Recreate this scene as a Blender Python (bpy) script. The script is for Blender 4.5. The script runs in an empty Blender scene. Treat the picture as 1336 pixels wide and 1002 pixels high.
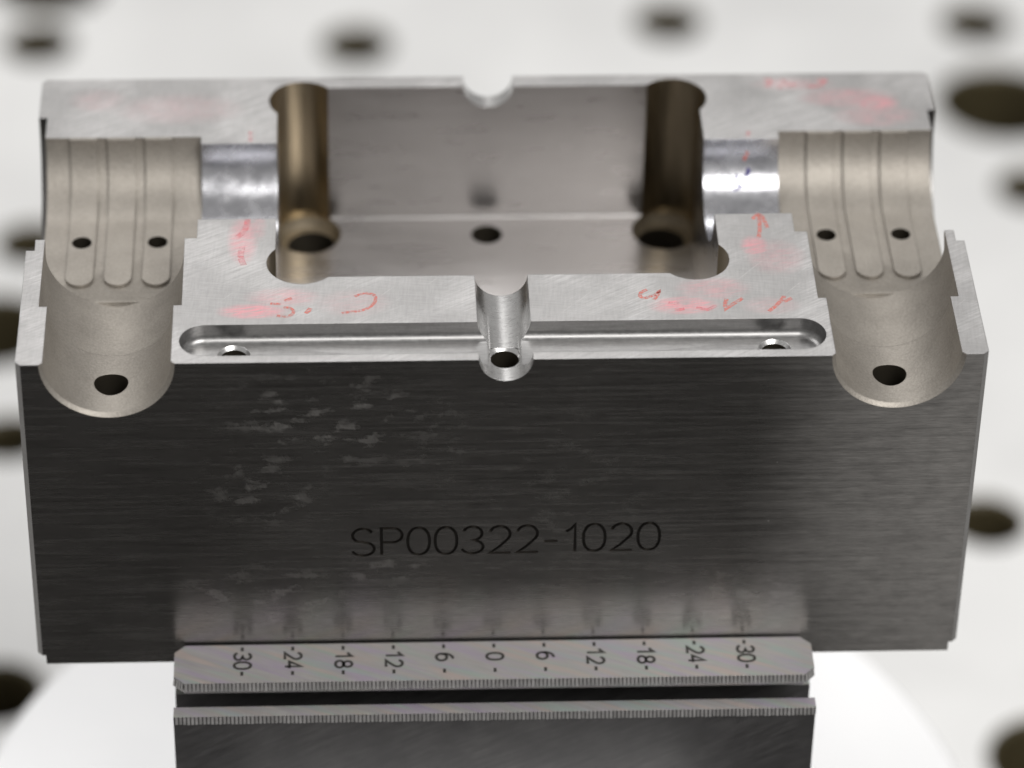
import bpy, bmesh, math, random
from mathutils import Vector, Matrix

random.seed(7)
scene = bpy.context.scene
MM = 0.001                      # everything below is laid out in millimetres, built in metres

# ------------------------------------------------------------------ camera
cam_data = bpy.data.cameras.new("camera")
cam = bpy.data.objects.new("camera", cam_data)
scene.collection.objects.link(cam)
scene.camera = cam
c_right = Vector((0.99908819, -0.03979812, 0.01545665))
c_up = Vector((0.01234551, 0.61586579, 0.78775435))
c_fwd = Vector((0.04087036, 0.78684525, -0.61579556))
c_pos = Vector((-17.1499, -347.2945, 313.2957)) * MM
m = Matrix.Identity(4)
for i in range(3):
    m[i][0], m[i][1], m[i][2], m[i][3] = c_right[i], c_up[i], -c_fwd[i], c_pos[i]
cam.matrix_world = m
cam_data.sensor_width = 36.0
cam_data.lens = 136.992
cam_data.clip_start = 0.01
cam_data.clip_end = 50.0
cam_data.dof.use_dof = True
cam_data.dof.focus_distance = 0.449
cam_data.dof.aperture_fstop = 13.5

# ------------------------------------------------------------------ light
world = bpy.data.worlds.new("World")
scene.world = world
world.use_nodes = True
bg = world.node_tree.nodes["Background"]
bg.inputs[0].default_value = (1.0, 0.985, 0.965, 1)
bg.inputs[1].default_value = 0.42

def area_lamp(name, loc, target, sx, sy, power, col=(1, 1, 1)):
    d = bpy.data.lights.new(name, 'AREA')
    d.shape = 'RECTANGLE'; d.size = sx; d.size_y = sy; d.energy = power; d.color = col
    o = bpy.data.objects.new(name, d); scene.collection.objects.link(o)
    o.location = loc
    o.rotation_euler = (Vector(target) - Vector(loc)).to_track_quat('-Z', 'Y').to_euler()
    return o
area_lamp("ceiling_lamp", (0.52, -0.86, 1.12), (0, 0.06, -0.03), 0.85, 0.5, 19.0, (1.0, 0.985, 0.96))
area_lamp("rear_ceiling_lamp", (-0.40, 0.74, 1.35), (0, 0.12, -0.1), 1.5, 0.45, 10.5, (1.0, 0.99, 0.98))

scene.view_settings.view_transform = 'Standard'
scene.view_settings.look = 'None'
scene.view_settings.exposure = 0.0
scene.view_settings.gamma = 1.0
scene.cycles.use_denoising = True
scene.cycles.max_bounces = 8
scene.cycles.glossy_bounces = 5
scene.cycles.diffuse_bounces = 4
scene.cycles.caustics_reflective = True
scene.cycles.sample_clamp_indirect = 6.0

# ------------------------------------------------------------------ material helpers
class G:
    """tiny node-graph helper"""
    def __init__(s, name):
        s.mat = bpy.data.materials.new(name); s.mat.use_nodes = True
        s.t = s.mat.node_tree
        s.b = s.t.nodes["Principled BSDF"]; s.out = s.t.nodes["Material Output"]
        s.tc = s.t.nodes.new("ShaderNodeTexCoord")
    def n(s, kind, **kw):
        nd = s.t.nodes.new(kind)
        for k, v in kw.items(): setattr(nd, k, v)
        return nd
    def put(s, sock, v):
        if isinstance(v, bpy.types.NodeSocket): s.t.links.new(v, sock)
        elif v is not None: sock.default_value = v
    def coords(s, scale=(1, 1, 1), rot=(0, 0, 0), loc=(0, 0, 0)):
        # object coordinates in millimetres, rotated first, then stretched
        a = s.n("ShaderNodeMapping"); s.put(a.inputs[0], s.tc.outputs["Object"])
        a.inputs[3].default_value = (1000, 1000, 1000); a.inputs[2].default_value = rot
        a.inputs[1].default_value = loc
        b = s.n("ShaderNodeMapping"); s.put(b.inputs[0], a.outputs[0]); b.inputs[3].default_value = scale
        return b.outputs[0]
    def noise(s, co, scale=1.0, detail=3.0, rough=0.55, dist=0.0):
        n = s.n("ShaderNodeTexNoise"); s.put(n.inputs["Vector"], co)
        n.inputs["Scale"].default_value = scale; n.inputs["Detail"].default_value = detail
        n.inputs["Roughness"].default_value = rough; n.inputs["Distortion"].default_value = dist
        return n.outputs[0]
    def ramp(s, f, a, b, lo=0.0, hi=1.0, smooth=False):
        n = s.n("ShaderNodeMapRange"); s.put(n.inputs[0], f)
        if smooth: n.interpolation_type = 'SMOOTHSTEP'
        n.inputs[1].default_value = a; n.inputs[2].default_value = b
        n.inputs[3].default_value = lo; n.inputs[4].default_value = hi
        return n.outputs[0]
    def math(s, op, a, b=None):
        n = s.n("ShaderNodeMath", operation=op); s.put(n.inputs[0], a)
        if b is not None: s.put(n.inputs[1], b)
        return n.outputs[0]
    def mix(s, f, a, b):
        n = s.n("ShaderNodeMix", data_type='RGBA'); s.put(n.inputs[0], f)
        s.put(n.inputs[6], a if isinstance(a, bpy.types.NodeSocket) else (*a, 1))
        s.put(n.inputs[7], b if isinstance(b, bpy.types.NodeSocket) else (*b, 1))
        return n.outputs[2]
    def blob(s, x, y, rx, ry, axes='XY'):
        """soft spot of rubbed, roughened or smeared surface, centre and radii in mm"""
        sp = s.n("ShaderNodeSeparateXYZ"); s.put(sp.inputs[0], s.coords())
        ax = {'X': sp.outputs[0], 'Y': sp.outputs[1], 'Z': sp.outputs[2]}
        u = s.math('DIVIDE', s.math('SUBTRACT', ax[axes[0]], x), rx)
        v = s.math('DIVIDE', s.math('SUBTRACT', ax[axes[1]], y), ry)
        d = s.math('ADD', s.math('MULTIPLY', u, u), s.math('MULTIPLY', v, v))
        return s.ramp(d, 0.0, 1.0, 1.0, 0.0, True)
    def bump(s, h, strength, dist_mm, bevel_mm=0.0):
        nrm = None
        if bevel_mm:
            bv = s.n("ShaderNodeBevel", samples=3); bv.inputs[0].default_value = bevel_mm * MM
            nrm = bv.outputs[0]
        if h is not None:
            bp = s.n("ShaderNodeBump"); bp.inputs["Strength"].default_value = strength
            bp.inputs["Distance"].default_value = dist_mm * MM
            s.put(bp.inputs["Height"], h)
            if nrm: s.put(bp.inputs["Normal"], nrm)
            nrm = bp.outputs[0]
        s.put(s.b.inputs["Normal"], nrm)
    def set(s, col=None, rough=None, metal=None, spec=None):
        if col is not None:
            s.put(s.b.inputs["Base Color"], col if isinstance(col, bpy.types.NodeSocket) else (*col, 1))
        if rough is not None: s.put(s.b.inputs["Roughness"], rough)
        if metal is not None: s.put(s.b.inputs["Metallic"], metal)
        if spec is not None: s.put(s.b.inputs["Specular IOR Level"], spec)

M = {}
# ground top face of the block: fine diagonal and straight scratches, faded pink wax smears
g = G("ground_steel_top")
s1 = g.noise(g.coords((0.16, 3.6, 1), (0, 0, math.radians(-32))), 1.0, 4, 0.6)
s2 = g.noise(g.coords((0.3, 4.2, 1), (0, 0, math.radians(8))), 1.0, 3, 0.6)
s3 = g.noise(g.coords((3.6, 0.4, 1), (0, 0, math.radians(4))), 1.0, 3, 0.6)
s4 = g.noise(g.coords((0.08, 2.6, 1), (0, 0, math.radians(-48)), (3, 9, 0)), 1.0, 5, 0.7)
cl = g.noise(g.coords(), 0.16, 4, 0.6)
mk = g.noise(g.coords((1, 1, 1), (0, 0, 0), (40, 11, 3)), 0.11, 2, 0.5)
diag = g.math('MULTIPLY', g.ramp(s1, 0.35, 0.68), g.ramp(mk, 0.42, 0.58))
fine = g.math('ADD', g.math('MULTIPLY', s2, 0.5), g.math('MULTIPLY', s3, 0.5))
hgt = g.math('ADD', g.math('ADD', fine, g.math('MULTIPLY', diag, 0.55)), g.math('MULTIPLY', g.ramp(s4, 0.62, 0.74), 0.6))
val = g.ramp(g.math('ADD', g.math('MULTIPLY', hgt, 0.85), g.math('MULTIPLY', cl, 0.25)), 0.35, 1.05)
col = g.mix(val, (0.33, 0.323, 0.320), (0.57, 0.561, 0.557))
smear = None
for (x, y, rx, ry, k) in [(-28.5, 9.6, 4.6, 1.7, 1.0), (-25.0, 12.2, 5.0, 2.2, 0.45), (-29.8, 23.5, 2.1, 5.6, 0.75), (-28.0, 26.0, 1.2, 3.0, .4),
                          (30.2, 21.3, 2.0, 2.4, 0.95), (32.5, 19.0, 4.0, 4.0, 0.35), (21.0, 9.8, 4.6, 2.0, 0.95), (24.6, 13.0, 5.0, 2.6, 0.45),
                          (48.0, 51.0, 3.2, 2.2, 1.0), (44.5, 52.2, 7.0, 2.6, 0.5), (47.5, 48.2, 6, 3.0, 0.4), (38, 55.3, 6, 1.6, 0.35),
                          (-38, 51, 9, 4, 0.22), (-17, 11, 5, 3, 0.2), (31, 9.6, 4, 2, 0.25), (-48, 53, 4, 3, 0.2)]:
    b = g.math('MULTIPLY', g.blob(x, y, rx, ry), k)
    smear = b if smear is None else g.math('MAXIMUM', smear, b)
streak = g.noise(g.coords((0.5, 3.0, 1), (0, 0, math.radians(-12))), 1.0, 4, 0.65)
smear = g.math('MULTIPLY', smear, g.ramp(streak, 0.32, 0.72, 0.0, 1.0))
col = g.mix(g.math('MULTIPLY', smear, 0.95), col, (0.80, 0.28, 0.32))
g.set(col, g.ramp(hgt, 0.3, 1.3, 0.36, 0.52), g.ramp(smear, 0, 1, 0.82, 0.5))
g.bump(hgt, 0.4, 0.03, 0.16)
M['top'] = g.mat

# front face: dark horizontally brushed steel with rubbed patches and finger marks
g = G("brushed_steel_front")
br = g.noise(g.coords((0.5, 1, 5.6)), 1.0, 5, 0.7)
br2 = g.noise(g.coords((0.07, 1, 2), (0, 0, 0), (5, 0, 9)), 1.0, 3, 0.6)
pat = g.noise(g.coords((0.55, 1, 1.1)), 0.52, 4, 0.6)
big = g.noise(g.coords((1, 1, 0.6), (0, 0, 0), (13, 0, 4)), 0.045, 3, 0.5)
zone = None
for (x, z, rx, rz, k) in [(-20, 37, 15, 9, 1.0), (-28, 27, 9, 7, 0.8), (-27, 10, 13, 6, 0.8), (-8, 33, 6, 9, 0.5), (-14, 14, 7, 3, 0.7), (28, 9, 9, 6, 0.6), (8, 26, 12, 16, 0.25)]:
    b = g.math('MULTIPLY', g.blob(x, z, rx, rz, 'XZ'), k)
    zone = b if zone is None else g.math('MAXIMUM', zone, b)
rub = g.math('MULTIPLY', g.ramp(pat, 0.53, 0.63, 0, 1), zone)
hatch = g.noise(g.coords((7, 1, 1.2), (0, math.radians(25), 0)), 1.0, 2, 0.6)
rub = g.math('MULTIPLY', rub, g.ramp(hatch, 0.35, 0.65, 0.3, 1.0))
scr = g.noise(g.coords((0.10, 1, 9), (0, math.radians(-24), 0), (2, 0, 6)), 1.0, 2, 0.5)
scr = g.ramp(scr, 0.73, 0.78)
vo = g.n("ShaderNodeTexVoronoi"); g.put(vo.inputs["Vector"], g.coords()); vo.inputs["Scale"].default_value = 0.22
sep = g.n("ShaderNodeSeparateColor"); g.put(sep.inputs[0], vo.outputs["Color"])
speck = g.math('MULTIPLY', g.ramp(vo.outputs["Distance"], 0.016, 0.03, 1, 0), g.ramp(sep.outputs[0], 0.72, 0.76))   # dust and nicks
rough_end = g.math('MULTIPLY', g.blob(58, 24, 32, 90, 'XZ'), g.ramp(pat, 0.3, 0.6, 0.75, 1.0))        # right end roughened to catch more lamp light, standing in for a brighter reflection
val = g.math('ADD', g.ramp(br, 0.3, 0.7, 0.0, 0.7), g.ramp(big, 0.35, 0.7, 0.0, 0.4))
col = g.mix(val, (0.15, 0.145, 0.139), (0.30, 0.289, 0.277))
g.set(g.mix(g.math('MAXIMUM', g.math('MAXIMUM', g.math('MULTIPLY', rub, 0.34), g.math('MULTIPLY', scr, 0.35)), speck), col, (0.60, 0.58, 0.56)),
      g.math('ADD', g.math('ADD', g.ramp(br2, 0.3, 0.7, 0.22, 0.30), g.math('MULTIPLY', rough_end, 0.24)), g.math('MULTIPLY', rub, 0.16)), 1.0)
g.b.inputs["Anisotropic"].default_value = 0.8
up = g.n("ShaderNodeCombineXYZ"); up.inputs[2].default_value = 1.0
g.put(g.b.inputs["Tangent"], up.outputs[0])        # ground along x: reflections smear up and down
g.bump(g.math('ADD', br, g.math('MULTIPLY', rub, 0.6)), 0.36, 0.02, 0.0)
M['front'] = g.mat

# plain machined steel for sides, back, counterbores
g = G("machined_steel_side")
br = g.noise(g.coords((1, 1, 10)), 1.0, 3, 0.6)
g.set(g.mix(br, (0.13, 0.125, 0.12), (0.22, 0.215, 0.21)), 0.36, 1.0)
g.bump(br, 0.15, 0.01, 0.15)
M['side'] = g.mat

# bead-blasted cavities: matt warm grey
g = G("blasted_steel")
n1 = g.noise(g.coords(), 2.6, 3, 0.7)
n2 = g.noise(g.coords(), 0.25, 3, 0.5)
n3 = g.noise(g.coords(), 3.4, 2, 0.7)
col = g.mix(g.math('ADD', g.ramp(n2, 0.3, 0.7, 0, 0.45), g.ramp(n3, 0.3, 0.7, 0, 0.55)), (0.270, 0.249, 0.222), (0.400, 0.371, 0.333))
g.set(col, 0.56, 0.80)
g.bump(n1, 0.8, 0.07, 0.25)
M['blast'] = g.mat

# polished half-round channel
g = G("polished_steel")
n1 = g.noise(g.coords((0.6, 7, 7)), 1.0, 3, 0.6)
n2 = g.noise(g.coords(), 0.5, 3, 0.6)
g.set(g.mix(n2, (0.40, 0.40, 0.425), (0.60, 0.60, 0.625)), g.ramp(n2, 0.3, 0.7, 0.18, 0.31), 1.0)
g.bump(n1, 0.10, 0.01, 0.18)
M['polish'] = g.mat

# milled grooves on the front land
g = G("milled_steel")
n1 = g.noise(g.coords((0.35, 5, 5)), 1.0, 4, 0.6)
n2 = g.noise(g.coords(), 1.2, 3, 0.6)
g.set(g.mix(n2, (0.50, 0.495, 0.49), (0.70, 0.695, 0.69)), g.ramp(n1, 0.3, 0.7, 0.24, 0.36), 1.0)
g.bump(g.math('ADD', n1, n2), 0.10, 0.015, 0.14)
M['mill'] = g.mat

g = G("milled_slot_steel")
n1 = g.noise(g.coords((0.25, 3, 3)), 1.0, 4, 0.6)
n2 = g.noise(g.coords(), 1.6, 4, 0.7)
g.set(g.mix(g.math('MULTIPLY', n1, n2), (0.22, 0.217, 0.215), (0.56, 0.553, 0.55)), g.ramp(n2, 0.3, 0.7, 0.32, 0.46), 1.0)
g.bump(g.math('ADD', n1, n2), 0.25, 0.02, 0.12)
M['slot'] = g.mat

# central pocket: wire-eroded, streaky, half-matt
g = G("eroded_steel_pocket")
n1 = g.noise(g.coords((0.10, 0.5, 0.7)), 1.0, 4, 0.6)
n2 = g.noise(g.coords((0.12, 0.5, 1.6)), 1.0, 4, 0.6)
g.set(g.mix(n1, (0.375, 0.360, 0.354), (0.44, 0.424, 0.417)), g.ramp(n1, 0.3, 0.7, 0.24, 0.38), 1.0)
g.b.inputs['Anisotropic'].default_value = 0.6
up = g.n('ShaderNodeCombineXYZ'); up.inputs[1].default_value = 0.7; up.inputs[2].default_value = 0.7
g.put(g.b.inputs['Tangent'], up.outputs[0])
g.bump(n2, 0.07, 0.03, 0.0)
M['pocket'] = g.mat

# bronze-brown corner reliefs
g = G("brown_eroded_steel")
n1 = g.noise(g.coords((1.5, 1.5, 0.2)), 1.0, 3, 0.6)
g.set(g.mix(n1, (0.22, 0.18, 0.12), (0.37, 0.31, 0.22)), g.ramp(n1, 0.3, 0.7, 0.30, 0.42), 1.0)
g.bump(n1, 0.10, 0.02, 0.15)
M['bronze'] = g.mat

g = G("dull_brown_steel")
n1 = g.noise(g.coords(), 0.8, 3, 0.6)
g.set(g.mix(n1, (0.20, 0.165, 0.115), (0.34, 0.29, 0.215)), 0.55, 0.8)
g.bump(n1, 0.2, 0.03, 0.12)
M['dull'] = g.mat

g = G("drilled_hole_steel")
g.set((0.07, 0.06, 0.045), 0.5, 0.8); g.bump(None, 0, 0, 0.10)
M['hole'] = g.mat

g = G("engraved_steel")
g.set((0.075, 0.070, 0.064), 0.35, 1.0)  # shade inside the cut strokes is put into this dark base colour
M['engrave'] = g.mat

# vise jaw top: hardened ground steel with a faint oily rainbow sheen painted into the colour
g = G("jaw_ground_steel")
n1 = g.noise(g.coords((0.22, 2.2, 1), (0, 0, math.radians(24))), 1.0, 4, 0.6)
n2 = g.noise(g.coords((0.10, 0.9, 1), (0, 0, math.radians(24)), (7, 3, 0)), 1.0, 2, 0.5)
n3 = g.noise(g.coords((0.10, 0.8, 1), (0, 0, math.radians(24)), (1, 31, 0)), 1.0, 2, 0.5)
col = g.mix(n1, (0.34, 0.328, 0.325), (0.50, 0.487, 0.482))
col = g.mix(g.ramp(n2, 0.50, 0.66, 0, 0.45), col, (0.42, 0.33, 0.50))
col = g.mix(g.ramp(n3, 0.52, 0.66, 0, 0.45), col, (0.33, 0.47, 0.40))
col = g.mix(g.ramp(n2, 0.46, 0.34, 0, 0.40), col, (0.55, 0.41, 0.36))
g.set(col, g.ramp(n1, 0.3, 0.7, 0.40, 0.52), 0.55)
g.bump(n1, 0.15, 0.02, 0.0)
M['jaw'] = g.mat

g = G("jaw_side_steel")
n1 = g.noise(g.coords((0.18, 1.0, 1.6), (0, math.radians(28), 0)), 1.0, 5, 0.65)
n2 = g.noise(g.coords((0.5, 1, 0.5)), 0.35, 4, 0.6)
g.set(g.mix(g.math('MULTIPLY', g.ramp(n1, .3, .7), g.ramp(n2, .25, .75)), (0.24, 0.236, 0.24), (0.38, 0.372, 0.37)), g.ramp(n1, 0.3, 0.7, 0.36, 0.46), 1.0)
g.bump(n1, 0.04, 0.02, 0.0)
M['jawside'] = g.mat

g = G("tooth_steel")
n1 = g.noise(g.coords(), 1.3, 3, 0.6)
g.set(g.mix(n1, (0.30, 0.29, 0.285), (0.62, 0.61, 0.605)), 0.38, 1.0)
M['tooth'] = g.mat

g = G("laser_mark_black")
g.set((0.035, 0.033, 0.03), 0.6, 0.2)
M['mark'] = g.mat

g = G("vise_base_steel")
n1 = g.noise(g.coords((1, 1, 1)), 0.3, 3, 0.6)
g.set(g.mix(n1, (0.22, 0.22, 0.22), (0.34, 0.34, 0.34)), 0.42, 1.0)
M['base'] = g.mat

g = G("bright_milled_aluminium")
n1 = g.noise(g.coords((0.03, 0.05, 1), (0, 0, .5)), 1.0, 3, 0.6)
g.set(g.mix(n1, (0.86, 0.865, 0.88), (0.95, 0.95, 0.955)), 0.38, 0.35)
M['disc'] = g.mat

g = G("pale_table_top")
n1 = g.noise(g.coords(), 0.016, 5, 0.6)
g.set(g.mix(g.ramp(n1, 0.33, 0.67), (0.62, 0.62, 0.617), (0.75, 0.75, 0.745)), 0.55, 0.0)
M['table'] = g.mat

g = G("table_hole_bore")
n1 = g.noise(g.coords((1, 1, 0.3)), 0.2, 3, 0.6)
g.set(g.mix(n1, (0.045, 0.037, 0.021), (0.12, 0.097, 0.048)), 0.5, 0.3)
M['bore'] = g.mat

g = G("dark_floor")
n1 = g.noise(g.coords(), 0.004, 4, 0.6)
g.set(g.mix(n1, (0.018, 0.017, 0.016), (0.05, 0.047, 0.044)), 0.7, 0.0)
M['floor'] = g.mat

def wax(name, colr, lo, hi, k=1.0, sc=3.2):
    g = G(name)
    n1 = g.noise(g.coords(), sc, 4, 0.7)
    n2 = g.noise(g.coords((0.6, 6, 1), (0, 0, math.radians(-25))), 1.0, 3, 0.6)
    a = g.math('MULTIPLY', g.ramp(g.math('ADD', g.math('MULTIPLY', n1, 0.72), g.math('MULTIPLY', n2, 0.28)), lo, hi), k)
    g.set(colr, 0.85, 0.0, 0.1)
    g.put(g.b.inputs["Alpha"], a)
    return g.mat
M['red'] = wax("red_wax_marker", (0.72, 0.20, 0.16), 0.40, 0.60, 0.8)
M['faint'] = wax("faded_red_wax_marker", (0.78, 0.26, 0.28), 0.40, 0.66, 0.7, 1.3)
M['violet'] = wax("violet_ink_marker", (0.10, 0.09, 0.22), 0.22, 0.38, 1.0)

# ------------------------------------------------------------------ mesh helpers (all in mm)
def mesh_of(name, verts, faces, mats, midx=None, recalc=True):
    me = bpy.data.meshes.new(name)
    me.from_pydata([Vector(v) for v in verts], [], faces)
    for mt in mats: me.materials.append(mt)
    if midx: me.polygons.foreach_set("material_index", midx)
    if recalc:
        bm = bmesh.new(); bm.from_mesh(me)
        bmesh.ops.recalc_face_normals(bm, faces=bm.faces)
        bm.to_mesh(me); bm.free()
    return me

def join(parts):
    V, F = [], []
    for v, f in parts:
        o = len(V); V += list(v); F += [[i + o for i in q] for q in f]
    return V, F

def box(x0, x1, y0, y1, z0, z1):
    v = [(x, y, z) for z in (z0, z1) for y in (y0, y1) for x in (x0, x1)]
    f = [(0, 2, 3, 1), (4, 5, 7, 6), (0, 1, 5, 4), (2, 6, 7, 3), (0, 4, 6, 2), (1, 3, 7, 5)]
    return v, f

def prism(poly, a0, a1, axis):
    """closed outline in the two other axes, pushed along axis 'x','y' or 'z'"""
    def P(u, v, a):
        return {'x': (a, u, v), 'y': (u, a, v), 'z': (u, v, a)}[axis]
    n = len(poly)
    v = [P(u, w, a0) for u, w in poly] + [P(u, w, a1) for u, w in poly]
    f = [tuple(range(n)), tuple(range(2 * n - 1, n - 1, -1))]
    f += [(i, (i + 1) % n, n + (i + 1) % n, n + i) for i in range(n)]
    return v, f

def circle(cu, cv, r, n=96, a0=0.0):
    return [(cu + r * math.cos(a0 + 2 * math.pi * i / n), cv + r * math.sin(a0 + 2 * math.pi * i / n)) for i in range(n)]

def cyl(axis, cu, cv, r, a0, a1, n=96):
    return prism(circle(cu, cv, r, n, math.pi / n), a0, a1, axis)

def lathe(cx, cy, prof, n=64):
    """prof: list of (radius, z) from bottom to top, closed with caps"""
    V, F = [], []
    for r, z in prof:
        V += [(cx + r * math.cos(2 * math.pi * i / n), cy + r * math.sin(2 * math.pi * i / n), z) for i in range(n)]
    for k in range(len(prof) - 1):
        for i in range(n):
            j = (i + 1) % n
            F.append((k * n + i, k * n + j, (k + 1) * n + j, (k + 1) * n + i))
    F.append(tuple(range(n - 1, -1, -1))); F.append(tuple(range((len(prof) - 1) * n, len(prof) * n)))
    return V, F

def link(name, me, parent=None, smooth=35.0, scale=True):
    if scale: me.transform(Matrix.Scale(MM, 4))
    if smooth:
        me.polygons.foreach_set("use_smooth", [True] * len(me.polygons))
        me.set_sharp_from_angle(angle=math.radians(smooth))
    else:
        me.polygons.foreach_set("use_smooth", [False] * len(me.polygons))
    me.update()
    o = bpy.data.objects.new(name, me)
    scene.collection.objects.link(o)
    if parent is not None:
        o.parent = parent
    return o

def root(name, label, cat, loc=(0, 0, 0)):
    o = bpy.data.objects.new(name, None)
    o.empty_display_size = 0.01
    scene.collection.objects.link(o)
    o.location = [c * MM for c in loc]
    o["label"] = label; o["category"] = cat
    return o

def carve(me, cutters):
    """subtract cutters (geometry, material, self) one after another, keeping each cutter's material"""
    ob = bpy.data.objects.new("carve_tmp", me); scene.collection.objects.link(ob)
    tmp = []
    for geo, mat, selfx in cutters:
        cm = mesh_of("cut_tmp", geo[0], geo[1], [mat])
        co = bpy.data.objects.new("cut_tmp", cm); scene.collection.objects.link(co); tmp.append(co)
        md = ob.modifiers.new("cut", 'BOOLEAN')
        md.operation = 'DIFFERENCE'; md.solver = 'EXACT'; md.object = co
        md.material_mode = 'TRANSFER'; md.use_self = selfx
    dg = bpy.context.evaluated_depsgraph_get(); dg.update()
    res = bpy.data.meshes.new_from_object(ob.evaluated_get(dg), preserve_all_data_layers=False, depsgraph=dg)
    bpy.data.objects.remove(ob)
    for co in tmp:
        cm = co.data; bpy.data.objects.remove(co); bpy.data.meshes.remove(cm)
    return res

# ---- single-line lettering: glyphs in a cell 1 high, w wide
def arc(cx, cy, rx, ry, a0, a1, n=14):
    return [(cx + rx * math.cos(math.radians(a0 + (a1 - a0) * i / n)), cy + ry * math.sin(math.radians(a0 + (a1 - a0) * i / n))) for i in range(n + 1)]
GL = {
    '0': (0.62, [[(.31 + .31 * math.copysign(abs(math.cos(a)) ** .88, math.cos(a)), .5 + .5 * math.copysign(abs(math.sin(a)) ** .88, math.sin(a))) for a in [math.pi * 2 * i / 28 for i in range(29)]]]),
    '1': (0.40, [[(.06, .74), (.20, .84), (.32, 1.0), (.32, 0)]]),
    '2': (0.62, [arc(.31, .70, .29, .30, 165, -35, 14) + [(.28, .22), (.02, 0), (.62, 0)]]),
    '3': (0.60, [arc(.29, .745, .27, .255, 160, -88, 12) + arc(.28, .245, .31, .245, 88, -165, 14)]),
    '4': (0.62, [[(.46, 0), (.46, 1.0), (.0, .28), (.62, .28)]]),
    '6': (0.60, [arc(.30, .32, .30, .32, 110, 470, 22), arc(.40, .48, .40, .52, 82, 200, 10)]),
    '8': (0.60, [arc(.30, .745, .25, .255, -90, 270, 20), arc(.30, .25, .30, .25, 90, 450, 20)]),
    '-': (0.42, [[(.02, .40), (.40, .40)]]),
    'S': (0.68, [arc(.34, .745, .29, .255, 25, 255, 14)[:-1] + [(.30, .515), (.42, .48)] + arc(.34, .25, .32, .25, 60, -160, 14)]),
    'P': (0.62, [[(.03, 0), (.03, 1.0), (.34, 1.0)] + arc(.36, .74, .26, .26, 85, -85, 12) + [(.34, .48), (.03, .48)]]),
}

def ribbon(path, w):
    """left/right offsets of a 2-D polyline"""
    n = len(path); L, Rr = [], []
    closed = (Vector(path[0]) - Vector(path[-1])).length < 1e-4
    for i in range(n):
        p = Vector(path[i])
        a = Vector(path[i - 1]) if i else (Vector(path[-2]) if closed else p)
        b = Vector(path[i + 1]) if i < n - 1 else (Vector(path[1]) if closed else p)
        d1 = (p - a); d2 = (b - p)
        d1 = d1.normalized() if d1.length > 1e-9 else d2.normalized()
        d2 = d2.normalized() if d2.length > 1e-9 else d1
        t = (d1 + d2)
        t = t.normalized() if t.length > 1e-6 else d1
        nrm = Vector((-t.y, t.x))
        k = 1.0 / max(0.45, abs(nrm.dot(Vector((-d1.y, d1.x)))))
        L.append(p + nrm * (w / 2 * k)); Rr.append(p - nrm * (w / 2 * k))
    return L, Rr

def flat_strokes(paths, w, place):
    parts = []
    for path in paths:
        L, Rr = ribbon(path, w)
        v = [place(*q) for q in L] + [place(*q) for q in Rr]; n = len(L)
        parts.append((v, [(i, i + 1, n + i + 1, n + i) for i in range(n - 1)]))
    return join(parts)

def solid_strokes(paths, w, place, d0, d1):
    parts = []
    for path in paths:
        L, Rr = ribbon(path, w); n = len(L)
        v = [place(*q, d0) for q in L] + [place(*q, d0) for q in Rr] + [place(*q, d1) for q in L] + [place(*q, d1) for q in Rr]
        f = []
        for i in range(n - 1):
            f += [(i, i + 1, n + i + 1, n + i), (2 * n + i, 3 * n + i, 3 * n + i + 1, 2 * n + i + 1),
                  (i, 2 * n + i, 2 * n + i + 1, i + 1), (n + i, n + i + 1, 3 * n + i + 1, 3 * n + i)]
        f += [(0, n, 3 * n, 2 * n), (n - 1, 3 * n - 1, 4 * n - 1, 2 * n - 1)]
        parts.append((v, f))
    return parts

# ------------------------------------------------------------------ the setting
floor_z = -900.0
v, f = box(-6000, 6000, -6000, 6000, floor_z - 20, floor_z)
o = link("floor", mesh_of("floor", v, f, [M['floor']]), smooth=None); o["kind"] = "structure"

TZ = -160.0
holes = [(-85.7, 381.7, 7.4), (-15.4, 380.0, 7.4), (54.5, 388.3, 7.2), (123.4, 386.6, 7.4), (125.0, 354.5, 14.0), (126.8, 322.5, 7.0),
         (-83.0, 306.5, 6.8), (-88.5, 277.0, 11.5), (-83.5, 242.5, 6.6), (102.5, 213.5, 7.2), (105.0, 148.0, 11.0), (-81.0, 170.0, 7.8),
         (-84.4, 406.0, 12.0), (-15.0, 455.0, 7.4), (56.0, 462.0, 7.4), (-155.0, 379.0, 7.4), (-157.0, 350.0, 12.0), (-156.0, 320.0, 7.0),
         (195.0, 392.0, 7.4), (196.0, 326.0, 7.0), (-150.0, 243.0, 7.0), (-150, 172, 8.6), (172, 214, 7.2), (172, 148, 11.8),
         (-86, 470, 7.4), (124, 468, 7.4), (194, 468, 7.4), (-156, 468, 7.4), (-15, 310, 7.0), (54, 314, 7.0), (194, 360, 12.0)]
tm = mesh_of("table", *box(-700, 700, -62, 1300, TZ - 45, TZ), [M['table']])
cuts = [(join([lathe(x, y, [(r, TZ - 60), (r, TZ - 0.8), (r + 1.2, TZ + 0.4), (r + 1.2, TZ + 2)], 48) for x, y, r in [(hx, hy, hr * 0.98) for hx, hy, hr in holes]]), M['bore'], False)]
o = link("table", carve(tm, cuts)); o["kind"] = "structure"

# round platform that carries the vise
DZ = -62.0
o = link("round_platform", mesh_of("round_platform", *lathe(-1.5, 28.9, [(70.0, TZ), (70.0, DZ - 22), (69.0, DZ - 21), (69.0, DZ - 19), (70, DZ - 18), (70.0, DZ - 1.0), (69.0, DZ)], 160), [M['disc']]))
o["label"] = "bright white round platform under the vise, its far rim curving below the block"
o["category"] = "platform"

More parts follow.
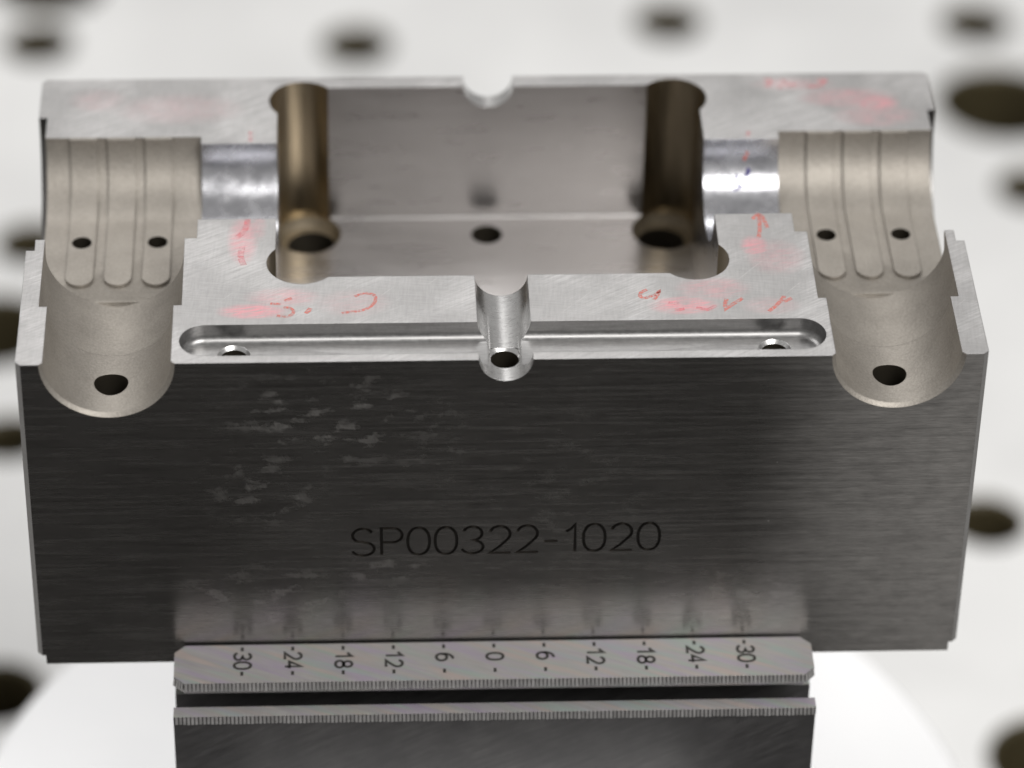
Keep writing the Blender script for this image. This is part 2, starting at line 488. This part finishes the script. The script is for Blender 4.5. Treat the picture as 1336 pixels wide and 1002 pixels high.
# ------------------------------------------------------------------ the block
W2, D, H = 55.0, 57.7, 45.0
block = root("steel_block", "dark steel mould half with engraved part number and blasted cavities, clamped in the vise", "mould block")
c = 0.6
plan = [(-W2 + c, 0), (W2 - c, 0), (W2, c), (W2, D - c), (W2 - c, D), (-W2 + c, D), (-W2, D - c), (-W2, c)]
pv, pf = prism(plan, 0.0, H, 'z')
bm_ = mesh_of("body", pv, pf, [M['side'], M['top'], M['front']])
for pl in bm_.polygons:
    nz = pl.normal
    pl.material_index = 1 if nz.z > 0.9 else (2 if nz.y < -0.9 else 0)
for k in ('blast', 'polish', 'mill', 'slot', 'pocket', 'bronze', 'dull', 'hole', 'engrave'): bm_.materials.append(M[k])

# profile of the blasted side cavity: flat floor, rounded back, wall at the front
YF, YB, ZB, RB = 21.95, 45.0, 37.25, 7.75
prof = [(24.0, H + 3), (24.0, H - 0.5), (YF + 0.3, H - 1.5), (YF, H - 2.2), (YF, ZB + 0.6), (YF + 0.18, ZB + 0.18), (YF + 0.6, ZB)]
prof += [(YB - RB + RB * math.sin(math.radians(a)), H - RB * math.cos(math.radians(a))) for a in range(0, 91, 3)]
prof += [(YB, H + 3)]
both = lambda fn: join([fn(-1), fn(1)])
def xr(s, a, b): return (s * a, s * b) if s > 0 else (s * b, s * a)
BX = 44.75
GX, GR = 35.6, 7.85
cut = []
cut.append((both(lambda s: box(*xr(s, 54.0, 60.0), -5, D + 5, -5, 1.35)), M['side'], False))                    # rabbets under the ends
cut.append((both(lambda s: cyl('x', 35.6, H, 13.75, *xr(s, 54.0, 60.0), 128)), M['side'], False))                # end counterbores
cut.append((both(lambda s: prism(prof, *xr(s, 35.15, 62.0), 'x')), M['blast'], False))                            # side cavities
cut.append((both(lambda s: cyl('y', s * BX, H, 8.15, 10.95, 21.97, 128)), M['blast'], False))
def throat(s):                                            # same round wall carried on into the cavity, above its floor
    a0 = math.asin((ZB + 0.03 - H) / 8.15)
    poly = [(s * BX + 8.15 * math.cos(a), H + 8.15 * math.sin(a)) for a in [a0 + (math.pi - 2 * a0) * i / 96 for i in range(97)]]
    return prism(poly, 21.5, 25.0, 'y')
cut.append((both(throat), M['blast'], False))
cut.append((both(lambda s: cyl('y', s * BX, H, 7.2, -6.0, 14.0, 128)), M['blast'], False))                        # bores to the front face
def lip(s):
    v, f = lathe(0, 0, [(7.2, -0.5), (7.2, -0.45), (7.62, -0.02), (7.9, 0.4)], 128)
    return [(x + s * BX, -z, y + H) for x, y, z in v], f
cut.append((both(lip), M['blast'], False))                                                                        # softened front rim
cut.append((both(lambda s: cyl('x', GX, H, GR, *xr(s, 22.0, 35.4), 128)), M['polish'], False))                    # polished channels
fr = 0.45
pk = [(16.1, H + 8)] + [(16.1 + fr - fr * math.cos(math.radians(a)), 25.1 + fr - fr * math.sin(math.radians(a))) for a in range(0, 91, 15)]
pk += [(55.4 - fr + fr * math.sin(math.radians(a)), 25.1 + fr - fr * math.cos(math.radians(a))) for a in range(0, 91, 15)] + [(55.4, H + 8)]
cut.append((prism(pk, -25.95, 25.95, 'x'), M['pocket'], False))                                     # central pocket
cut.append((join([lathe(sx * 22.85, cy, [(4.12, 24.9), (4.12, H + 6)], 96) for sx in (-1, 1) for cy in (18.9, 52.65)]), M['bronze'], False))
cut.append((join([lathe(sx * 22.5, 52.1, [(2.0, 20.0), (2.0, 23.4), (3.5, 23.5), (3.9, 24.3), (4.3, 25.6), (4.3, 25.8)], 64) for sx in (-1, 1)]), M['dull'], False))
tl = []
for sx in (-1, 1):
    hv, hf = lathe(0, 0, [(2.9, -14), (2.9, 2.4)], 48)
    rot = Matrix.Rotation(math.radians(16 * sx), 4, 'Y')
    tl.append(([tuple(rot @ Vector(q) + Vector((sx * 22.0, 51.9, 23.0))) for q in hv], hf))
cut.append((join(tl), M['hole'], False))
cut.append((lathe(0.0, 51.65, [(1.9, 6), (1.9, 25.02), (2.1, 25.3), (2.1, 26)], 48), M['hole'], False))
cut.append((cyl('y', 0.2, H, 3.05, -5.0, 20.0, 96), M['mill'], False))                                            # front notch
cut.append((cyl('y', 0.1, H, 3.05, 50.0, 62.0, 96), M['mill'], False))                                            # rear notch
def slot_cutter(x0, x1, cy, r, zb, fil):
    lv = [(r, H + 2.0)] + [(r - fil + fil * math.cos(math.radians(a)), zb + fil - fil * math.sin(math.radians(a))) for a in range(0, 91, 10)]
    V, F = [], []
    n = 64
    for rr, z in lv:
        for i in range(n):
            a = math.pi * 2 * (i + 0.5) / n - math.pi / 2
            V.append(((x1 - r if math.cos(a) > 0 else x0 + r) + rr * math.cos(a), cy + rr * math.sin(a), z))
    for k in range(len(lv) - 1):
        for i in range(n):
            j = (i + 1) % n
            F.append((k * n + i, k * n + j, (k + 1) * n + j, (k + 1) * n + i))
    F.append(tuple(range(n))); F.append(tuple(range(len(lv) * n - 1, (len(lv) - 1) * n - 1, -1)))
    return V, F
cut.append((slot_cutter(-36.7, 36.85, 4.22, 2.9, H - 2.35, 0.95), M['slot'], False))                                            # long round-bottomed slot
cut.append((join([lathe(x, y, [(r - 0.1, z - 0.45), (r, z - 0.4), (r + 0.42, z + 0.05), (r + 0.42, z + 0.3)], 48) for x, y, r, z in
                  ((0.2, 4.22, 1.62, 42.1), (-30.6, 4.4, 1.5, 42.65), (31.1, 4.4, 1.5, 42.65))]), M['mill'], False))    # bright hole rims
cut.append((join([lathe(0.2, 4.22, [(1.62, 20), (1.62, 42.3), (1.8, 42.6)], 48), lathe(-30.6, 4.4, [(1.5, 25), (1.5, 43.2)], 40),
                  lathe(31.1, 4.4, [(1.5, 25), (1.5, 43.2)], 40)]), M['hole'], False))
cut.append((join([lathe(s * BX, 5.5, [(1.95, 22), (1.95, 39.5)], 56) for s in (-1, 1)]), M['hole'], False))       # bore holes
pad_x = [40.35, 44.87, 49.42]
cut.append((join([lathe(s * x, 33.45, [(1.17, 22), (1.17, 38.2)], 40) for s in (-1, 1) for x in (pad_x[0], pad_x[2])]), M['hole'], False))
# engraved part number
txt, capz, x0, x1 = "SP00322-1020", 4.1, -17.55, 18.55
adv = []
for ch in txt: adv.append(GL[ch][0])
widths = sum(adv) * capz
gap = (x1 - x0 - widths) / (len(txt) - 1)
tilt = math.radians(0.55)
px = x0
for ch in txt:
    def place(u, w, d, px=px):
        X = px + u * capz; Z = w * capz
        xc = X - 0.5
        return (0.5 + xc * math.cos(tilt) - Z * math.sin(tilt), d, 16.42 + Z * math.cos(tilt) + xc * math.sin(tilt))
    for part in solid_strokes(GL[ch][1], 0.36 / capz, place, -0.3, 0.18):
        cut.append((part, M['engrave'], True))
    px += GL[ch][0] * capz + gap
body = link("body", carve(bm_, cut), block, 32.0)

# raised pads with rounded ends on the cavity floors
def make_pad(xc, holed):
    hw, th = 1.66, 0.40
    path = []                                               # (y, z, ny, nz) along the cavity profile
    for a in range(90, -1, -3):
        r = math.radians(a)
        ny, nz = -math.sin(r), math.cos(r)
        path.append((YB - RB + RB * math.sin(r), H - RB * math.cos(r), ny, nz))
    path[0] = (YB, H - 0.012, -1.0, 0.0)
    y_end, ystart = 24.9, YB - RB
    k = 1
    while ystart - k * 1.0 > y_end + hw: path.append((ystart - k * 1.0, ZB, 0, 1)); k += 1
    for i in range(0, 13):
        t = math.sin(math.pi / 2 * i / 12)
        path.append((y_end + hw - hw * t * 0.999, ZB, 0, 1))
    V, F = [], []
    for (y, z, ny, nz) in path:
        e = (y_end + hw - y) / hw
        w = hw * math.sqrt(max(0.002, 1 - e * e)) if (e > 0 and nz == 1) else hw
        for sx, o_ in ((-1, -0.06), (-1, th), (1, th), (1, -0.06)):
            V.append((xc + sx * w, y + ny * o_, z + nz * o_))
    n = len(path)
    for i in range(n - 1):
        for j in range(4):
            F.append((4 * i + j, 4 * i + (j + 1) % 4, 4 * (i + 1) + (j + 1) % 4, 4 * (i + 1) + j))
    F.append((0, 1, 2, 3)); F.append((4 * n - 1, 4 * n - 2, 4 * n - 3, 4 * n - 4))
    me = mesh_of("raised_pad", V, F, [M['blast'], M['hole']])
    if holed:
        me = carve(me, [(lathe(xc, 33.45, [(1.17, 30), (1.17, 40)], 40), M['hole'], False)])
    return link("raised_pad", me, block, 40.0)
for s in (-1, 1):
    for i, x in enumerate(pad_x): make_pad(s * x, i != 1)

# wax marker marks on the ground top face
def top_mark(paths, w, mat, label, lift=0.012):
    v, f = flat_strokes(paths, w, lambda a, b: (a, b, H + lift))
    o = link("marker_mark", mesh_of("marker_mark", v, f, [mat], recalc=False), block, None)
    o["label"] = label
def smooth_path(p, k=4):
    out = []
    for i in range(len(p) - 1):
        a = Vector(p[max(i - 1, 0)]); b = Vector(p[i]); c2 = Vector(p[i + 1]); d = Vector(p[min(i + 2, len(p) - 1)])
        for j in range(k):
            t = j / k
            out.append(0.5 * ((2 * b) + (c2 - a) * t + (2 * a - 5 * b + 4 * c2 - d) * t * t + (3 * b - a - 3 * c2 + d) * t ** 3))
    out.append(Vector(p[-1]))
    return [tuple(q) for q in out]
SP = lambda L: [smooth_path(q) for q in L]
top_mark(SP([[(-29.3, 27.7), (-29.36, 26.46), (-29.79, 25.08), (-30.5, 24.02)], [(-29.84, 22.17), (-29.99, 20.2), (-29.61, 18.54)]]), 0.75, M['faint'], "faded red arrow mark on the left land")
top_mark(SP([[(-24.94, 10.29), (-24.23, 10.13), (-23.79, 9.54), (-24.05, 8.82), (-24.75, 8.54), (-25.71, 8.7)], [(-26.46, 11.05), (-25.29, 10.88)], [(-24.88, 11.5), (-24.0, 12.04)]]), 0.42, M['red'], "small red curl beside the pink smear")
top_mark(SP([[(-21.87, 10.09), (-22.13, 9.51), (-22.39, 9.08)]]), 0.55, M['red'], "short red tick")
top_mark(SP([[(-16.76, 12.19), (-16.14, 12.62), (-15.26, 12.75), (-14.56, 12.44), (-14.39, 11.56), (-14.76, 10.54), (-15.47, 9.82), (-16.44, 9.4), (-17.4, 9.27), (-18.28, 9.0)]]), 0.42, M['red'], "open red loop left of the front notch")
top_mark(SP([[(16.94, 12.88), (16.29, 12.45), (16.07, 11.71), (16.48, 11.26), (17.21, 11.54), (17.94, 11.97), (18.34, 12.55), (18.01, 11.67), (17.61, 10.94)]]), 0.45, M['red'], "small red hook right of the front notch")
top_mark(SP([[(19.24, 10.32), (19.94, 10.16), (20.5, 10.1)], [(19.85, 8.99), (20.4, 9.0), (21.01, 9.12)], [(22.4, 9.3), (22.78, 9.23), (23.55, 8.92), (24.29, 9.35), (24.68, 9.78)]]), 0.5, M['faint'], "smeared red wavy line")
top_mark([[(26.01, 10.93), (25.76, 10.05), (25.77, 9.02), (26.63, 9.89), (27.88, 11.04)]], 0.5, M['red'], "red check mark")
top_mark(SP([[(30.66, 8.49), (31.55, 9.5), (32.47, 10.81), (32.7, 11.39)], [(32.6, 10.35), (32.89, 10.5), (33.55, 10.93)]]), 0.5, M['red'], "red slash near the right end of the slot")
top_mark(SP([[(31.23, 27.53), (31.1, 25.04), (30.81, 22.89)], [(30.42, 26.61), (30.85, 27.38), (31.23, 27.53), (31.63, 26.9), (31.99, 24.87)]]), 0.5, M['red'], "red arrow on the right land pointing to the polished channel")
top_mark(SP([[(34.49, 56.33), (35.33, 56.15), (34.63, 54.79)], [(36.13, 54.42), (36.97, 55.26), (36.86, 56.12), (37.51, 54.91), (38.32, 55.41)], [(39.58, 54.53), (40.55, 54.69), (41.31, 54.68)], [(41.07, 56.05), (42.04, 56.21), (41.31, 54.68)]]), 0.55, M['faint'], "blurred red scrawl on the rear land")
top_mark([[(-29.15, 43.9), (-29.15, 46.0)]], 0.5, M['faint'], "short red tick behind the left channel")
top_mark([[(31.3, 43.9), (31.6, 45.0)]], 0.5, M['faint'], "short red tick behind the right channel")
def channel_mark(paths, w, mat, label):
    parts = []
    for path in paths:
        q2 = smooth_path([(x, GR * math.atan2(y - GX, H - z)) for x, y, z in path])
        parts.append(q2)
    rr = GR - 0.03
    v, f = flat_strokes(parts, w, lambda a, b: (a, GX + rr * math.sin(b / GR), H - rr * math.cos(b / GR)))
    o = link("marker_mark", mesh_of("marker_mark", v, f, [mat], recalc=False), block, None)
    o["label"] = label
channel_mark([[(31.36, 42.48, 41.33), (31.65, 42.25, 40.92), (31.17, 41.94, 40.46), (31.46, 42.44, 41.25)],
              [(30.14, 42.06, 40.62), (29.94, 41.49, 39.88), (30.68, 41.16, 39.53), (29.64, 40.82, 39.21)],
              [(31.64, 41.83, 40.31), (32.2, 41.47, 39.86), (31.52, 40.95, 39.32)]], 0.3, M['violet'], "violet ink squiggle in the right polished channel")
channel_mark([[(31.33, 43.2, 43.23), (31.15, 43.04, 42.66), (30.88, 42.88, 42.2)]], 0.4, M['red'], "red tick in the right polished channel")

# ------------------------------------------------------------------ the vise
VX = -0.75
vise = root("bench_vise", "steel vise with serrated jaws and an engraved scale, gripping the block from below", "vise", (VX, 28.85, DZ))
ZJ = 2.86
def rows(x0, x1, y, z0, z1, out, pitch=0.47, dx=(1, 0), dy=(0, -1)):
    """upright wedge teeth along a straight edge; built in the jaw's plan"""
    n = max(1, int(round((x1 - x0) / pitch))); parts = []
    for i in range(n):
        a = x0 + (x1 - x0) * i / n; b = x0 + (x1 - x0) * (i + 1) / n; mid = a + (b - a) * 0.5
        hw_ = (b - a) * 0.42
        jit = out * random.uniform(0.85, 1.08); lean = 0.22 * jit
        V = []
        for z, o_ in ((z0, jit), (z1, lean)):
            for u, w in ((mid - hw_, -0.02), (mid - hw_ * 0.8, o_), (mid + hw_ * 0.8, o_), (mid + hw_, -0.02)):
                V.append((dx[0] * u + dy[0] * w, dx[1] * u + dy[1] * w + y, z))
        parts.append((V, [(0, 1, 2, 3), (7, 6, 5, 4), (0, 4, 5, 1), (1, 5, 6, 2), (2, 6, 7, 3), (3, 7, 4, 0)]))
    return join(parts)

HWJ = 37.9
def jaw_meshes():
    cc = 1.25
    yb, yf = -0.38, -7.05
    plan = [(-HWJ + cc, yb), (-HWJ, yb - cc), (-HWJ, yf + cc), (-HWJ + cc, yf), (HWJ - cc, yf), (HWJ, yf + cc), (HWJ, yb - cc), (HWJ - cc, yb)]
    def shrink(d): return [(x - math.copysign(d, x) * 1.0, min(max(y, yf + d), yb - 0.0)) for x, y in plan]
    V, F = [], []
    levels = [(plan, ZJ), (plan, ZJ - 0.95), (shrink(0.12), ZJ - 1.0), (shrink(0.12), ZJ - 1.65), (shrink(4.2), ZJ - 1.75), (shrink(4.2), -2.3)]
    n = len(plan)
    for pl, z in levels: V += [(x, y, z) for x, y in pl]
    for k in range(len(levels) - 1):
        for i in range(n):
            j = (i + 1) % n
            F.append((k * n + i, k * n + j, (k + 1) * n + j, (k + 1) * n + i))
    F.append(tuple(range(n))); F.append(tuple(range(len(levels) * n - 1, (len(levels) - 1) * n - 1, -1)))
    up = mesh_of("jaw_plate", V, F, [M['jawside'], M['jaw']])
    for p_ in up.polygons:
        if p_.normal.z > 0.9: p_.material_index = 1
    # lower carrier with its own ledge and groove behind the ledge
    zl = -0.25
    pr = [(-9.45, zl - 1.1), (-9.45, zl), (-7.75, zl), (-7.6, zl - 0.2), (-7.5, -9.0), (-3.2, -9.0), (-3.2, -2.28), (0.6, -2.28), (0.6, -0.05), (9.0, -0.05), (9.0, -24.0), (-6.5, -24.0), (-6.5, -12.2), (-9.2, -11.2), (-9.2, zl - 1.1)]
    lo = mesh_of("jaw_carrier", *prism(pr, -HWJ - 0.05, HWJ + 0.05, 'x'), [M['jawside'], M['jaw']])
    for p_ in lo.polygons:
        if p_.normal.z > 0.9: p_.material_index = 1
    t_front = rows(-HWJ + cc, HWJ - cc, yf, ZJ - 0.9, ZJ - 0.03, 0.45)
    t_ledge = rows(-HWJ + 0.1, HWJ - 0.1, -9.45, zl - 0.85, zl - 0.03, 0.40)
    t_grip = rows(-HWJ + cc, HWJ - cc, yb, ZJ - 2.0, ZJ - 0.06, 0.34, dy=(0, 1))
    q = math.sqrt(0.5)
    corner = []
    for sx in (-1, 1):
        for (ox, oy, ddx, ddy) in ((sx * (HWJ - cc), yf, (sx * q, q), (sx * q, -q)), (sx * (HWJ - cc), yb, (sx * q, -q), (sx * q, q))):
            v, f = rows(0.05, cc * 1.41 - 0.05, 0, ZJ - 1.1, ZJ - 0.05, 0.26, 0.40, ddx, ddy)
            corner.append(([(x + ox, y + oy, z) for x, y, z in v], f))
    return up, lo, t_front, t_ledge, t_grip, join(corner)

def to_local(geo_me, rear):
    # geometry is laid out with the block's face at y = 0; move to the vise's own origin
    if rear:
        geo_me.transform(Matrix.Translation((0, D, 0)) @ Matrix.Rotation(math.pi, 4, 'Z'))
    geo_me.transform(Matrix.Translation((0, -28.85, -DZ)))
    return geo_me

jit_labels = ["-30-", "-24-", "-18-", "-12-", "-6 -", "-0 -", "-6 -", "-12-", "-18-", "-24-", "-30-"]
for rear in (False, True):
    up, lo, tf, tl_, tg, tcor = jaw_meshes()
    jaw = link("jaw", to_local(up, rear), vise, 30.0)
    link("jaw_carrier", to_local(lo, rear), jaw, 30.0)
    for nm, gg in (("tooth_row", tf), ("tooth_row", tl_), ("tooth_row", tg), ("corner_teeth", tcor)):
        o = link(nm, to_local(mesh_of(nm, *gg, [M['tooth']]), rear), jaw, None)
        o["kind"] = "stuff"
    jaw["label"] = "rear serrated jaw hidden behind the block" if rear else "front serrated jaw with engraved scale"
    if rear: continue
    for k, s in enumerate(jit_labels):
        xc = (k - 5) * 5.98 + 0.08
        paths = []
        # read from the block towards the viewer, tops of the figures to the right
        if s[2] == ' ': slots = [(s[0], 1.0, .55), (s[1], 2.45, 1.3), (s[3], 5.3, .55)]
        else: slots = [(s[0], 1.0, .55), (s[1], 1.85, 1.3), (s[2], 3.42, 1.3), (s[3], 5.3, .55)]
        hgt_ = 1.95
        for ch, d0, wd in slots:
            gw, gp = GL[ch]
            for p_ in gp:
                if ch == '-': paths.append([(d0 - 0.2, -0.06), (d0 + 0.5, -0.06)])
                else: paths.append([(d0 + u / gw * wd * (0.92 if ch != '1' else 0.75), (w - 0.5) * hgt_) for u, w in p_])
        v, f = flat_strokes(paths, 0.36, lambda d, w, xc=xc: (xc + w, -d, ZJ + 0.012))
        link("scale_number", to_local(mesh_of("scale_number", v, f, [M['mark']], recalc=False), False), jaw, None)
bv, bf = join([box(-28, 28, -34, 92, DZ, -34), box(-24, 24, -14, 72, -34.0, -24.0)])
vb = mesh_of("vise_base", bv, bf, [M['base']])
vb.transform(Matrix.Translation((0, -28.85, -DZ)))
link("vise_base", vb, vise, 30.0)
